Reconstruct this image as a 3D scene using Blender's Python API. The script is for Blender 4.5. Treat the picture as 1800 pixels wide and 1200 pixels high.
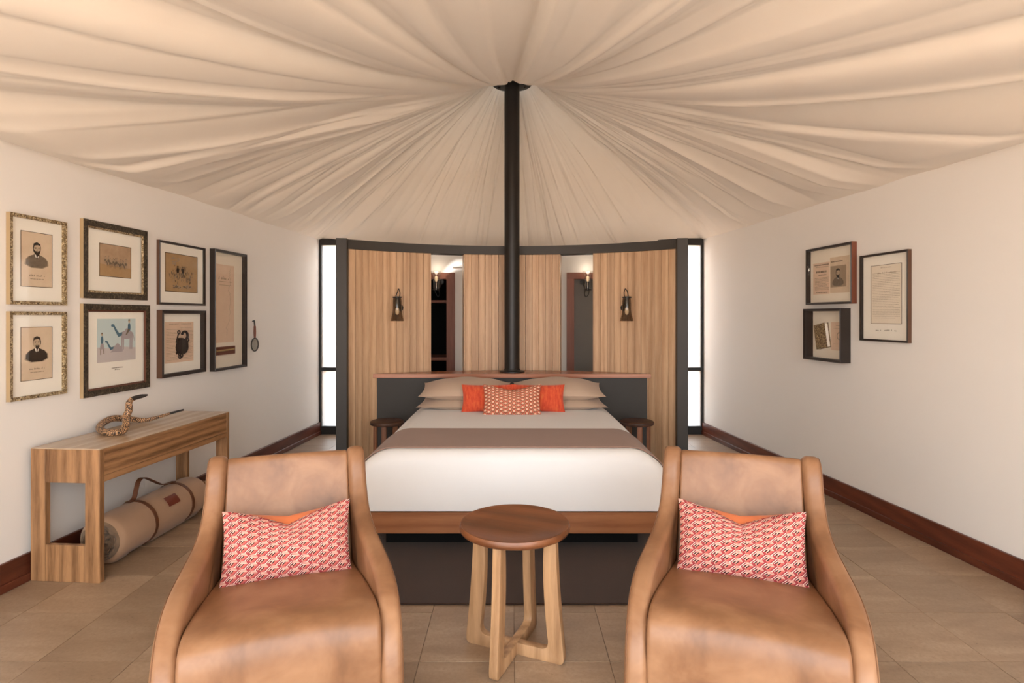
import bpy, math, random
import numpy as np
from mathutils import Vector
PI = math.pi
random.seed(7)
for o in list(bpy.data.objects): bpy.data.objects.remove(o)
scene = bpy.context.scene
COL = scene.collection

# ------------------------------------------------------------------ camera
cam = bpy.data.cameras.new('camera'); camo = bpy.data.objects.new('camera', cam); COL.objects.link(camo)
camo.location = (0, 0, 1.45); camo.rotation_euler = (PI/2, 0, 0)
cam.sensor_width = 36; cam.lens = 36*1010/1800; cam.shift_y = -45/1800
cam.clip_start = .05; cam.clip_end = 300
scene.camera = camo

# ------------------------------------------------------------------ light
SKY = 4.9; SUN = 14.0; EXPO = 0.30
w = bpy.data.worlds.new('world'); scene.world = w; w.use_nodes = True
bg = w.node_tree.nodes['Background']; bg.inputs[0].default_value = (.90, .955, 1.0, 1); bg.inputs[1].default_value = SKY
sun = bpy.data.lights.new('sun', 'SUN'); sun.energy = SUN; sun.angle = math.radians(2); sun.color = (1, .97, .93)
suno = bpy.data.objects.new('sun', sun); COL.objects.link(suno)
suno.rotation_euler = Vector((-.35, .62, -1)).to_track_quat('-Z', 'Y').to_euler()
# light portal in the open glazed front of the tent, and at the two rear windows
def portal(loc, rot, sx, sy):
    l = bpy.data.lights.new('window_portal', 'AREA'); l.shape = 'RECTANGLE'; l.size = sx; l.size_y = sy
    l.cycles.is_portal = True
    o = bpy.data.objects.new('window_portal', l); COL.objects.link(o); o.location = loc; o.rotation_euler = rot
portal((0, -1.62, 1.45), (PI/2, 0, 0), 6.2, 2.9)
vs = scene.view_settings
vs.view_transform = 'Standard'; vs.look = 'None'; vs.gamma = 1; vs.exposure = EXPO; vs.use_curve_mapping = False

# ------------------------------------------------------------------ helpers
def lin(c):
    return tuple(((v/255)/12.92 if v/255 <= .04045 else ((v/255+.055)/1.055)**2.4) for v in c) + (1,)
def smooth(a, b, x):
    t = min(1, max(0, (x-a)/(b-a))); return t*t*(3-2*t)
class G:
    """small node-graph helper"""
    def __init__(s, name):
        s.m = bpy.data.materials.new(name); s.m.use_nodes = True; s.t = s.m.node_tree
        s.b = s.t.nodes['Principled BSDF']; s.out = s.t.nodes['Material Output']
    def n(s, typ, **kw):
        nd = s.t.nodes.new(typ)
        for k, v in kw.items(): setattr(nd, k, v)
        return nd
    def put(s, sock, v):
        if isinstance(v, bpy.types.NodeSocket): s.t.links.new(v, sock)
        else: sock.default_value = v
    def math(s, op, a, b=0.0, c=0.0):
        nd = s.n('ShaderNodeMath', operation=op)
        s.put(nd.inputs[0], a); s.put(nd.inputs[1], b); s.put(nd.inputs[2], c)
        return nd.outputs[0]
    def mix(s, f, a, b, blend='MIX'):
        nd = s.n('ShaderNodeMix', data_type='RGBA', blend_type=blend)
        s.put(nd.inputs[0], f); s.put(nd.inputs[6], a); s.put(nd.inputs[7], b)
        return nd.outputs[2]
    def coord(s, which='Object', scale=(1, 1, 1)):
        tc = s.n('ShaderNodeTexCoord'); mp = s.n('ShaderNodeMapping')
        s.t.links.new(tc.outputs[which], mp.inputs[0]); mp.inputs[3].default_value = scale
        return mp.outputs[0]
    def world(s, scale=(1, 1, 1)):
        g = s.n('ShaderNodeNewGeometry'); mp = s.n('ShaderNodeMapping')
        s.t.links.new(g.outputs['Position'], mp.inputs[0]); mp.inputs[3].default_value = scale
        return mp.outputs[0]
    def noise(s, vec, scale, detail=4, rough=.55, dist=0):
        nd = s.n('ShaderNodeTexNoise'); s.put(nd.inputs['Vector'], vec)
        nd.inputs['Scale'].default_value = scale; nd.inputs['Detail'].default_value = detail
        nd.inputs['Roughness'].default_value = rough; nd.inputs['Distortion'].default_value = dist
        return nd.outputs[0]
    def ramp(s, f, stops):
        nd = s.n('ShaderNodeValToRGB'); cr = nd.color_ramp
        while len(cr.elements) < len(stops): cr.elements.new(.5)
        for e, (p, c) in zip(cr.elements, stops): e.position = p; e.color = c
        s.put(nd.inputs[0], f); return nd.outputs[0]
    def bump(s, h, strength, dist=.01):
        nd = s.n('ShaderNodeBump'); nd.inputs['Strength'].default_value = strength; nd.inputs['Distance'].default_value = dist
        s.put(nd.inputs['Height'], h); s.t.links.new(nd.outputs[0], s.b.inputs['Normal'])
    def fin(s, col, rough=.6, spec=.5, metal=0.0):
        s.put(s.b.inputs['Base Color'], col); s.put(s.b.inputs['Roughness'], rough)
        s.b.inputs['Specular IOR Level'].default_value = spec; s.b.inputs['Metallic'].default_value = metal
        return s.m

def plain(name, c, rough=.6, spec=.4, metal=0.0, var=.06, nscale=6):
    g = G(name); nz = g.noise(g.coord(), nscale, 3)
    a = lin(c); b = tuple(x*(1-var*2.2) for x in a[:3]) + (1,)
    return g.fin(g.mix(g.math('MULTIPLY', nz, .9), a, b), rough, spec, metal)
def wood(name, light, dark, axis='Z', scale=1.0, rough=.45, spec=.4, rnd=.25, contrast=1.0):
    g = G(name)
    sc = {'X': (1.2, 16, 16), 'Y': (16, 1.2, 16), 'Z': (16, 16, 1.2)}[axis]
    v = g.coord('Object', tuple(k*scale for k in sc))
    oi = g.n('ShaderNodeObjectInfo')
    add = g.n('ShaderNodeVectorMath', operation='ADD'); g.put(add.inputs[0], v)
    cmb = g.n('ShaderNodeCombineXYZ')
    for i in range(3): g.put(cmb.inputs[i], g.math('MULTIPLY', oi.outputs['Random'], 37.0+9*i))
    g.put(add.inputs[1], cmb.outputs[0]); v = add.outputs[0]
    n1 = g.noise(v, 1.0, 5, .6, .8); n2 = g.noise(v, 4.5, 4, .7, .4)
    wv = g.n('ShaderNodeTexWave', wave_type='RINGS', rings_direction=axis if axis != 'Z' else 'Z'); g.put(wv.inputs['Vector'], v)
    wv.inputs['Scale'].default_value = .35; wv.inputs['Distortion'].default_value = 6; wv.inputs['Detail'].default_value = 3
    f = g.math('ADD', g.math('MULTIPLY', n1, .45), g.math('ADD', g.math('MULTIPLY', n2, .42), g.math('MULTIPLY', wv.outputs[1], .22)))
    f = g.math('MULTIPLY_ADD', g.math('SUBTRACT', f, .5), 1.6*contrast, .5)
    c = g.mix(f, lin(dark), lin(light))
    hv = g.n('ShaderNodeHueSaturation'); g.put(hv.inputs['Color'], c)
    g.put(hv.inputs['Value'], g.math('MULTIPLY_ADD', oi.outputs['Random'], rnd, 1-rnd/2))
    g.bump(n2, .15, .003)
    return g.fin(hv.outputs[0], rough, spec)

class MB:
    def __init__(s): s.v = []; s.f = []; s.m = []; s.uv = None
    def add(s, v, f, mi=0):
        k = len(s.v); s.v += [tuple(p) for p in v]; s.f += [tuple(i+k for i in q) for q in f]; s.m += [mi]*len(f); return s
    def box(s, x0, x1, y0, y1, z0, z1, mi=0):
        v = [(x, y, z) for z in (z0, z1) for y in (y0, y1) for x in (x0, x1)]
        return s.add(v, [(0, 2, 3, 1), (4, 5, 7, 6), (0, 1, 5, 4), (2, 6, 7, 3), (0, 4, 6, 2), (1, 3, 7, 5)], mi)
    def prism(s, pts, z0, z1, mi=0, M=None):
        """polygon pts (x,y) extruded along z; M maps a local point to world"""
        n = len(pts); v = [(x, y, z0) for x, y in pts] + [(x, y, z1) for x, y in pts]
        if M: v = [M(p) for p in v]
        f = [tuple(range(n))[::-1], tuple(range(n, 2*n))] + [(i, (i+1) % n, (i+1) % n+n, i+n) for i in range(n)]
        return s.add(v, f, mi)
    def flat(s, pts, M, mi=0):
        return s.add([M(p) for p in pts], [tuple(range(len(pts)))], mi)
    def lathe(s, prof, c=(0, 0, 0), seg=40, mi=0, close=True):
        v = []; f = []; n = len(prof)
        for i in range(seg):
            a = 2*PI*i/seg
            for r, z in prof: v.append((c[0]+r*math.cos(a), c[1]+r*math.sin(a), c[2]+z))
        for i in range(seg):
            j = (i+1) % seg
            for k in range(n-1): f.append((i*n+k, j*n+k, j*n+k+1, i*n+k+1))
        if close:
            f.append(tuple(i*n for i in range(seg))[::-1]); f.append(tuple(i*n+n-1 for i in range(seg)))
        return s.add(v, f, mi)
    def tube(s, path, rad, seg=12, mi=0, closed=False, flat=None):
        """sweep along a 3-D path; rad number or list; flat=(w,h,up) gives a rectangular strap"""
        P = [Vector(p) for p in path]; n = len(P); v = []; f = []
        up = Vector((0, 0, 1)); prev = None
        for i in range(n):
            t = (P[(i+1) % n]-P[i-1]) if closed else (P[min(i+1, n-1)]-P[max(i-1, 0)])
            t.normalize()
            if prev is None:
                a = t.orthogonal() if abs(t.dot(up)) > .95 else t.cross(up)
            else: a = prev-t*prev.dot(t)
            a.normalize(); prev = a; b = t.cross(a)
            r = rad[i] if isinstance(rad, (list, tuple)) else rad
            for k in range(seg):
                q = 2*PI*k/seg
                v.append(P[i]+a*(math.cos(q)*r)+b*(math.sin(q)*r))
        m = n if closed else n-1
        for i in range(m):
            j = (i+1) % n
            for k in range(seg):
                l = (k+1) % seg; f.append((i*seg+k, i*seg+l, j*seg+l, j*seg+k))
        if not closed: f += [tuple(range(seg))[::-1], tuple(range((n-1)*seg, n*seg))]
        return s.add(v, f, mi)
    def band(s, path, side, w, h, mi=0):
        """flat strap along path; side = unit vector across the strap"""
        P = [Vector(p) for p in path]; n = len(P); S = Vector(side).normalized(); v = []; f = []
        for i in range(n):
            t = (P[min(i+1, n-1)]-P[max(i-1, 0)]).normalized(); u = t.cross(S).normalized()
            for a, b in ((-1, -1), (1, -1), (1, 1), (-1, 1)): v.append(P[i]+S*(a*w/2)+u*(b*h/2))
        for i in range(n-1):
            for k in range(4):
                l = (k+1) % 4; f.append((i*4+k, i*4+l, i*4+4+l, i*4+4+k))
        f += [(3, 2, 1, 0), tuple(range(4*n-4, 4*n))]
        return s.add(v, f, mi)
    def slab(s, out, x0, x1, r, mi=0, deform=None, seg=4):
        """closed outline (y,z) extruded along x with rounded rims of radius r"""
        n = len(out); o = [Vector((a, b)) for a, b in out]
        area = sum(o[i].x*o[(i+1) % n].y-o[(i+1) % n].x*o[i].y for i in range(n)); sg = 1 if area > 0 else -1
        nor = []
        for i in range(n):
            t = (o[(i+1) % n]-o[i-1]); t.normalize(); nor.append(Vector((t.y, -t.x))*sg)
        rings = []
        for k in range(seg+1):
            a = PI/2*k/seg; rings.append((x0+r*(1-math.sin(a)), r*(1-math.cos(a)-0)))
        rings = [(x0+r*(1-math.cos(a)), r*(1-math.sin(a))) for a in [PI/2*k/seg for k in range(seg+1)]]
        rings += [(x1-(x-x0), i) for x, i in rings[::-1]]
        v = []
        for x, ins in rings:
            for i in range(n):
                p = o[i]-nor[i]*ins; v.append((x, p.x, p.y))
        if deform: v = [deform(p) for p in v]
        R = len(rings)
        f = [(k*n+i, k*n+(i+1) % n, (k+1)*n+(i+1) % n, (k+1)*n+i) for k in range(R-1) for i in range(n)]
        f += [tuple(range(n))[::-1], tuple(range((R-1)*n, R*n))]
        if sg < 0: f = [q[::-1] for q in f]
        return s.add(v, f, mi)
    def build(s, name, mats, parent=None, sm=35, bev=0):
        me = bpy.data.meshes.new(name); me.from_pydata(s.v, [], s.f)
        if not isinstance(mats, (list, tuple)): mats = [mats]
        for m in mats: me.materials.append(m)
        me.polygons.foreach_set('material_index', s.m)
        if s.uv:
            u = me.uv_layers.new(name='UVMap')
            for l in me.loops: u.data[l.index].uv = s.uv[l.vertex_index]
        if sm:
            me.polygons.foreach_set('use_smooth', [True]*len(me.polygons)); me.set_sharp_from_angle(angle=math.radians(sm))
        me.update()
        o = bpy.data.objects.new(name, me); COL.objects.link(o)
        if parent: o.parent = parent
        if bev:
            b = o.modifiers.new('bevel', 'BEVEL'); b.width = bev; b.segments = 2; b.limit_method = 'ANGLE'; b.angle_limit = math.radians(40)
        return o
def box(*a): return MB().box(*a)
def tag(o, label=None, cat=None, group=None, kind=None):
    if label: o['label'] = label
    if cat: o['category'] = cat
    if group: o['group'] = group
    if kind: o['kind'] = kind
    return o
def thing(name, label, cat, loc=(0, 0, 0), rz=0, group=None):
    o = bpy.data.objects.new(name, None); COL.objects.link(o); o.empty_display_size = .1
    o.location = loc; o.rotation_euler = (0, 0, rz); return tag(o, label, cat, group)
def dup(o, parent=None):
    c = o.copy(); COL.objects.link(c); c.parent = parent
    for ch in o.children: dup(ch, c)
    return c
def spline(pts, n=8, closed=False):
    """Catmull-Rom through points"""
    P = [Vector(p) for p in pts]; N = len(P); out = []
    for i in range(N if closed else N-1):
        if closed: a, b, c, d = P[i-1], P[i], P[(i+1) % N], P[(i+2) % N]
        else: a, b, c, d = P[max(i-1, 0)], P[i], P[i+1], P[min(i+2, N-1)]
        for k in range(n):
            t = k/n
            out.append(.5*((2*b)+(c-a)*t+(2*a-5*b+4*c-d)*t*t+(3*b-a-3*c+d)*t**3))
    if not closed: out.append(P[-1])
    return out

# ------------------------------------------------------------------ materials
m_wall = plain('white_plaster', (238, 233, 227), .85, .2, var=.012, nscale=2)
def mk_fabric(name, c, c2, bs=900, st=.12, rough=.9, sheen=.15):
    g = G(name); v = g.coord()
    n = g.noise(v, 3, 4); fine = g.noise(v, bs, 2)
    g.bump(fine, st, .002)
    g.b.inputs['Sheen Weight'].default_value = sheen
    return g.fin(g.mix(n, lin(c), lin(c2)), rough, .2)
m_tent = mk_fabric('tent_canvas', (230, 221, 209), (224, 213, 200), 400, .04)
def mk_tile():
    g = G('travertine'); p = g.world()
    oi = g.n('ShaderNodeObjectInfo')
    add = g.n('ShaderNodeVectorMath', operation='ADD'); g.put(add.inputs[0], g.world((1, 3.2, 1)))
    cmb = g.n('ShaderNodeCombineXYZ')
    for i in range(2): g.put(cmb.inputs[i], g.math('MULTIPLY', oi.outputs['Random'], 23.0+11*i))
    g.put(add.inputs[1], cmb.outputs[0])
    big = g.noise(add.outputs[0], 2.2, 5, .6, .5); fine = g.noise(p, 60, 4, .7)
    c = g.ramp(big, [(.25, lin((144, 120, 98))), (.5, lin((166, 142, 118))), (.75, lin((184, 162, 138)))])
    c = g.mix(g.math('MULTIPLY', g.math('POWER', fine, 1.5), .8), c, lin((118, 94, 72)))
    pit = g.noise(add.outputs[0], 26, 5, .75)
    pm = g.math('GREATER_THAN', pit, .64)
    c = g.mix(g.math('MULTIPLY', pm, .55), c, lin((96, 72, 52)))
    hv = g.n('ShaderNodeHueSaturation'); g.put(hv.inputs['Color'], c)
    g.put(hv.inputs['Value'], g.math('MULTIPLY_ADD', oi.outputs['Random'], .26, .87))
    g.bump(g.math('SUBTRACT', fine, pm), .12, .002)
    return g.fin(hv.outputs[0], g.math('MULTIPLY_ADD', big, .2, .27), .45)
m_tile = mk_tile()
m_grout = plain('grout', (128, 104, 82), .9)
m_sand = plain('desert_sand', (205, 160, 120), .95, .1, nscale=1)
m_mahog = wood('mahogany', (112, 58, 38), (64, 28, 18), 'Y', 1, .35)
m_plank = wood('pale_oak_plank', (208, 172, 136), (164, 124, 88), 'Z', 1, .42, .4, .26, 1.25)
m_iron = plain('charcoal_steel', (58, 53, 48), .5, .4, var=.03)
m_black = plain('black_steel', (30, 27, 25), .4, .4, var=.03)
m_ledge = wood('jarrah_ledge', (186, 122, 88), (140, 84, 58), 'X', 1, .25, .5, 0)
m_char = plain('charcoal_board', (62, 58, 54), .55, .35, var=.03)
m_bedwood = wood('bed_timber', (172, 116, 78), (122, 74, 46), 'X', 1, .4, .4, .1)
m_dark = plain('matte_black', (16, 14, 13), .8, .2)  # near-black of the wardrobe interior and recessed bed base
m_linen = mk_fabric('white_linen', (233, 233, 234), (229, 228, 228), 500, .08, .85)
m_taupe = mk_fabric('taupe_blanket', (152, 124, 110), (140, 112, 99), 500, .2, .9)
m_pill = mk_fabric('sand_pillowcase', (199, 175, 154), (190, 165, 144), 500, .08, .85)
m_rug = mk_fabric('brown_rug', (68, 48, 38), (50, 36, 28), 250, .5, .95)
m_oakX = wood('oak_x', (172, 128, 88), (106, 72, 44), 'X', 1, .42, .4, .12, 1.3)
m_oakY = wood('oak_y', (172, 128, 88), (106, 72, 44), 'Y', 1.3, .42, .4, .12, 1.9)
m_oakZ = wood('oak_z', (172, 128, 88), (106, 72, 44), 'Z', 1.3, .42, .4, .12, 1.9)
m_topglare = wood('oak_top_glare', (196, 172, 146), (160, 132, 104), 'Y', 1, .22, .6, 0)  # whitish glare on the console top is painted into this paler oak
m_ttop = wood('walnut_top', (132, 82, 50), (74, 42, 26), 'X', .7, .3, .5, 0, 1.2)
m_tleg = wood('oak_leg', (192, 152, 112), (130, 94, 62), 'Z', 1, .45, .4, .1, 1.2)
m_stool = wood('dark_stool', (84, 56, 42), (48, 32, 26), 'X', 1, .45, .4, .1)
m_stleg = wood('stool_leg', (150, 100, 72), (98, 62, 44), 'Z', 1, .5, .4, .5)
def mk_leather():
    g = G('tan_leather'); v = g.coord()
    a = g.noise(v, 5, 4, .6, .4); b = g.noise(v, 420, 3)
    c = g.ramp(a, [(.28, lin((116, 80, 54))), (.5, lin((140, 100, 70))), (.72, lin((162, 122, 90)))])
    g.bump(b, .1, .001); g.b.inputs['Coat Weight'].default_value = .12; g.b.inputs['Coat Roughness'].default_value = .3
    return g.fin(c, g.math('MULTIPLY_ADD', a, .15, .33), .45)
m_leath = mk_leather()
m_seam = plain('leather_thread', (120, 82, 54), .6)
def mk_chevron():
    g = G('pink_geometric_weave'); tc = g.n('ShaderNodeTexCoord'); sp = g.n('ShaderNodeSeparateXYZ'); g.put(sp.inputs[0], tc.outputs['UV'])
    x = g.math('MULTIPLY', sp.outputs[0], 13.0); i = g.math('FLOOR', x); fx = g.math('FRACT', x)
    y = g.math('ADD', g.math('MULTIPLY', sp.outputs[1], 10.0), g.math('MULTIPLY', i, .36)); fy = g.math('FRACT', y)
    A = g.math('GREATER_THAN', fy, .62)
    st = g.math('GREATER_THAN', g.math('FRACT', g.math('ADD', g.math('MULTIPLY', fy, 6.8), g.math('MULTIPLY', fx, .5))), .5)
    colA = g.mix(st, lin((180, 92, 86)), lin((226, 192, 174)))
    side = g.math('LESS_THAN', g.math('FRACT', g.math('ADD', fx, g.math('MULTIPLY', fy, .5))), .34)
    colA = g.mix(side, colA, lin((156, 62, 66)))
    d = g.math('FRACT', g.math('SUBTRACT', fx, g.math('MULTIPLY', fy, .85)))
    nd = g.n('ShaderNodeValToRGB'); cr = nd.color_ramp; cr.interpolation = 'CONSTANT'
    stops = [(0, (184, 90, 84)), (.2, (140, 48, 62)), (.34, (230, 198, 182)), (.46, (134, 34, 56)), (.6, (230, 198, 182)), (.70, (20, 14, 18)), (.85, (190, 100, 90))]
    while len(cr.elements) < len(stops): cr.elements.new(.5)
    for e, (p, c) in zip(cr.elements, stops): e.position = p; e.color = lin(c)
    g.put(nd.inputs[0], d)
    c = g.mix(A, nd.outputs[0], colA)
    g.bump(g.noise(tc.outputs['UV'], 300, 2), .15, .002)
    return g.fin(c, .85, .2)
def mk_scallop():
    g = G('red_scallop_weave'); tc = g.n('ShaderNodeTexCoord'); sp = g.n('ShaderNodeSeparateXYZ'); g.put(sp.inputs[0], tc.outputs['UV'])
    x = g.math('MULTIPLY', sp.outputs[0], 14.0); i = g.math('FLOOR', x); fx = g.math('SUBTRACT', g.math('FRACT', x), .5)
    y = g.math('ADD', g.math('MULTIPLY', sp.outputs[1], 9.0), g.math('MULTIPLY', g.math('MODULO', i, 2.0), .5)); fy = g.math('SUBTRACT', g.math('FRACT', y), .5)
    r = g.math('SQRT', g.math('ADD', g.math('MULTIPLY', fx, fx), g.math('MULTIPLY', fy, fy)))
    c = g.ramp(r, [(.0, lin((238, 206, 180))), (.27, lin((240, 196, 168))), (.34, lin((206, 70, 52))), (.46, lin((214, 84, 62))), (.52, lin((190, 160, 128)))])
    low = g.math('LESS_THAN', fy, -.18)
    c = g.mix(g.math('MULTIPLY', low, .6), c, lin((122, 84, 66)))
    return g.fin(c, .85, .2)
m_chev = mk_chevron(); m_scal = mk_scallop()
def mk_coral():
    g = G('coral_velvet'); n = g.noise(g.coord('UV', (22, 3, 1)), 1.0, 4, .65)
    g.b.inputs['Sheen Weight'].default_value = .2
    return g.fin(g.ramp(n, [(.3, lin((196, 62, 42))), (.55, lin((222, 92, 58))), (.75, lin((226, 124, 70)))]), .8, .2)
m_coral = mk_coral()
m_rust = mk_fabric('rust_cushion_back', (204, 116, 72), (190, 102, 60), 500, .1)
m_canvas = mk_fabric('swag_canvas', (186, 152, 124), (170, 136, 108), 300, .2)
m_canvas2 = mk_fabric('swag_lining', (150, 126, 104), (128, 106, 86), 300, .2)
m_strap = plain('brown_strap', (104, 62, 38), .5, .4)
m_patch = plain('leather_patch', (120, 52, 32), .45, .4)
m_brass = plain('brass', (190, 160, 100), .35, .5, .9)
def mk_snake():
    g = G('burnt_wood_scales'); v = g.coord()
    vo = g.n('ShaderNodeTexVoronoi', feature='DISTANCE_TO_EDGE'); g.put(vo.inputs['Vector'], v); vo.inputs['Scale'].default_value = 95
    a = g.math('LESS_THAN', vo.outputs[0], .13)
    c = g.mix(g.noise(v, 40, 2), lin((214, 172, 128)), lin((186, 138, 96)))
    return g.fin(g.mix(a, c, lin((58, 40, 28))), .5)
m_snake = mk_snake(); m_sntip = plain('burnt_tip', (36, 30, 27), .4)
def mk_gold():
    g = G('carved_gold'); v = g.coord()
    n = g.noise(v, 75, 4, .7, 1.5)
    c = g.ramp(n, [(.36, lin((58, 46, 32))), (.5, lin((146, 120, 80))), (.62, lin((228, 212, 176)))])
    g.bump(n, .6, .006); return g.fin(c, .4, .5, .25)
def mk_bronze():
    g = G('mottled_bronze'); n = g.noise(g.coord(), 60, 4, .7, 1.0)
    c = g.ramp(n, [(.36, lin((38, 32, 26))), (.55, lin((74, 64, 50))), (.68, lin((122, 110, 88)))])
    g.bump(n, .4, .004); return g.fin(c, .45, .4, .2)
m_gold = mk_gold(); m_goldside = plain('gold_side', (182, 156, 118), .45, .5, .2); m_bronze = mk_bronze()
m_lip = plain('frame_lip', (96, 56, 40), .4); m_fdark = plain('dark_frame', (44, 35, 30), .4, .5); m_fbrown = plain('brown_frame', (92, 62, 44), .4, .5)
m_fred = plain('red_wood_side', (120, 68, 48), .4, .5)
m_mat = plain('ivory_mat', (250, 244, 233), .9, .1, var=.01); m_mat2 = plain('cream_mat', (244, 232, 214), .9, .1, var=.02)
def mk_paper(name, a, b, sc=14):
    g = G(name); return g.fin(g.mix(g.noise(g.coord(), sc, 5, .65), lin(a), lin(b)), .9, .1)
m_paper = mk_paper('aged_print', (232, 212, 186), (206, 180, 152)); m_paperp = mk_paper('pink_paper', (234, 208, 184), (222, 190, 164))
m_sepia = mk_paper('sepia_scene', (206, 178, 148), (160, 128, 100), 20); m_ochre = mk_paper('ochre_scene', (190, 158, 118), (166, 132, 94), 20)
m_sky = mk_paper('pale_blue_print', (196, 216, 218), (206, 216, 214), 6); m_grnd = mk_paper('lilac_ground', (208, 200, 198), (198, 188, 186), 10)
m_ink = mk_paper('grey_ink', (96, 84, 72), (140, 124, 106), 60); m_ink2 = plain('dark_ink', (62, 52, 44), .9, .1); m_ink3 = plain('light_ink', (168, 148, 126), .9, .1)
m_skin = mk_paper('print_face', (208, 186, 160), (176, 152, 126), 60)
m_line = plain('fillet_line', (92, 74, 52), .6); m_blue = plain('slate_blue_ink', (92, 124, 142), .9, .1); m_lilac = plain('camel_lilac', (178, 168, 170), .9, .1)
m_rustiron = plain('rusty_iron', (52, 40, 34), .6, .4, .3)
def mk_glass(name, tint, gl=.1, tr=1.0):
    g = G(name); t = g.n('ShaderNodeBsdfTransparent'); t.inputs[0].default_value = tint
    s = g.n('ShaderNodeBsdfGlossy'); s.inputs['Roughness'].default_value = .03
    lw = g.n('ShaderNodeLayerWeight'); lw.inputs[0].default_value = .5
    fr = g.math('MULTIPLY_ADD', g.math('POWER', lw.outputs['Facing'], 5.0), .96, .04)
    mx = g.n('ShaderNodeMixShader'); g.put(mx.inputs[0], g.math('MULTIPLY', fr, gl))
    g.t.links.new(t.outputs[0], mx.inputs[1]); g.t.links.new(s.outputs[0], mx.inputs[2]); g.t.links.new(mx.outputs[0], g.out.inputs[0])
    return g.m
m_pglass = mk_glass('picture_glass', (.99, .99, .985, 1), .35)
m_smoke = mk_glass('smoked_glass', (.52, .46, .40, 1), 1.6)
m_clear = mk_glass('clear_glass', (.92, .92, .90, 1), 2.0)
def mk_frost():
    g = G('frosted_pane'); t = g.n('ShaderNodeBsdfTransparent'); d = g.n('ShaderNodeBsdfTranslucent')
    mx = g.n('ShaderNodeMixShader'); mx.inputs[0].default_value = .5
    g.t.links.new(t.outputs[0], mx.inputs[1]); g.t.links.new(d.outputs[0], mx.inputs[2]); g.t.links.new(mx.outputs[0], g.out.inputs[0])
    return g.m
m_frost = mk_frost()
def mk_emit(name, c, s):
    g = G(name); g.b.inputs['Emission Color'].default_value = lin(c); g.b.inputs['Emission Strength'].default_value = s
    return g.fin(lin(c), .4)
m_bulb = mk_emit('bulb_filament', (255, 226, 180), .25)
m_doorgrey = plain('grey_door', (118, 112, 104), .5)
m_redwood = wood('red_timber', (150, 96, 76), (108, 62, 46), 'Z', 1, .45)

# ------------------------------------------------------------------ the shell
def lx(D): return -(2.68-.079*(D-3.01))          # left wall face
def rx(D): return 2.73-.097*(D-3.064)            # right wall face
Y0, Y1, HW = -1.6, 7.05, 2.44
def struct(mb, name, m, label, cat, sm=35, bev=0): return tag(mb.build(name, m, None, sm, bev), label, cat, None, 'structure')
struct(MB().prism([(lx(Y0), Y0), (lx(Y1+.2), Y1+.2), (lx(Y1+.2)-.14, Y1+.2), (lx(Y0)-.14, Y0)], -.05, HW), 'wall_left', m_wall, 'white plaster wall behind the gallery of seven frames', 'wall')
struct(MB().prism([(rx(Y0), Y0), (rx(Y0)+.14, Y0), (rx(Y1+.2)+.14, Y1+.2), (rx(Y1+.2), Y1+.2)], -.05, HW), 'wall_right', m_wall, 'white plaster wall behind the three frames', 'wall')
# baseboards: board, cap bead and floor shoe
def baseboard(name, fn, sgn, label):
    def strip(t, z0, z1, nm, par=None):
        mb = MB().prism([(fn(Y0), Y0), (fn(Y1), Y1), (fn(Y1)+sgn*t, Y1), (fn(Y0)+sgn*t, Y0)][::1 if sgn > 0 else -1], z0, z1)
        return mb.build(nm, m_mahog, par, 35, .003)
    b = strip(.020, .0, .15, name); tag(b, label, 'baseboard', None, 'structure')
    strip(.030, .0, .045, 'shoe', b)
baseboard('baseboard_left', lx, 1, 'dark mahogany baseboard along the wall behind the console table')
baseboard('baseboard_right', rx, -1, 'dark mahogany baseboard along the wall with three frames')
# floor: grout bed with each travertine tile laid on it
floor = struct(box(-3.2, 3.2, Y0, Y1+1.2, -.06, -.004), 'floor', m_grout, 'floor of square travertine tiles', 'floor', 0)
TS = .4
def tile(x0, x1, y0, y1):
    g = .0012; h = random.uniform(-.0006, .0006)
    box(x0+g, x1-g, y0+g, y1-g, -.005, h).build('tile', m_tile, floor, 0)
for j in range(-1, 18):
    y0 = .01+TS*j; y1 = min(y0+TS, Y1)
    for i in range(-8, 8):
        x0 = .01+TS*i; x1 = x0+TS
        a = max(x0, lx(y0)-.01); b = min(x1, rx(y0)+.01)
        if b-a > .02: tile(a, b, y0, y1)
mb = MB()
for j in range(-4, -1):
    for i in range(-8, 8): mb.box(.0112+TS*i, .4088+TS*i, .0112+TS*j, .4088+TS*j, -.005, 0)
st = mb.build('tile_field', m_tile, floor, 0); st['kind'] = 'stuff'
struct(box(-60, 60, -60, 60, -.4, -.3), 'ground', m_sand, 'red desert sand outside the tent', 'ground', 0)
struct(box(-7, 7, Y0-7, Y0-.01, -.12, -.02), 'bounce_slab', plain('pale_bounce', (226, 214, 200), .8, .2), 'unseen pale slab added in front of the open side of the tent to reflect sunlight upwards', 'bounce_slab', 0)  # unseen slab, added to bounce sunlight up onto the ceiling

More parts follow.
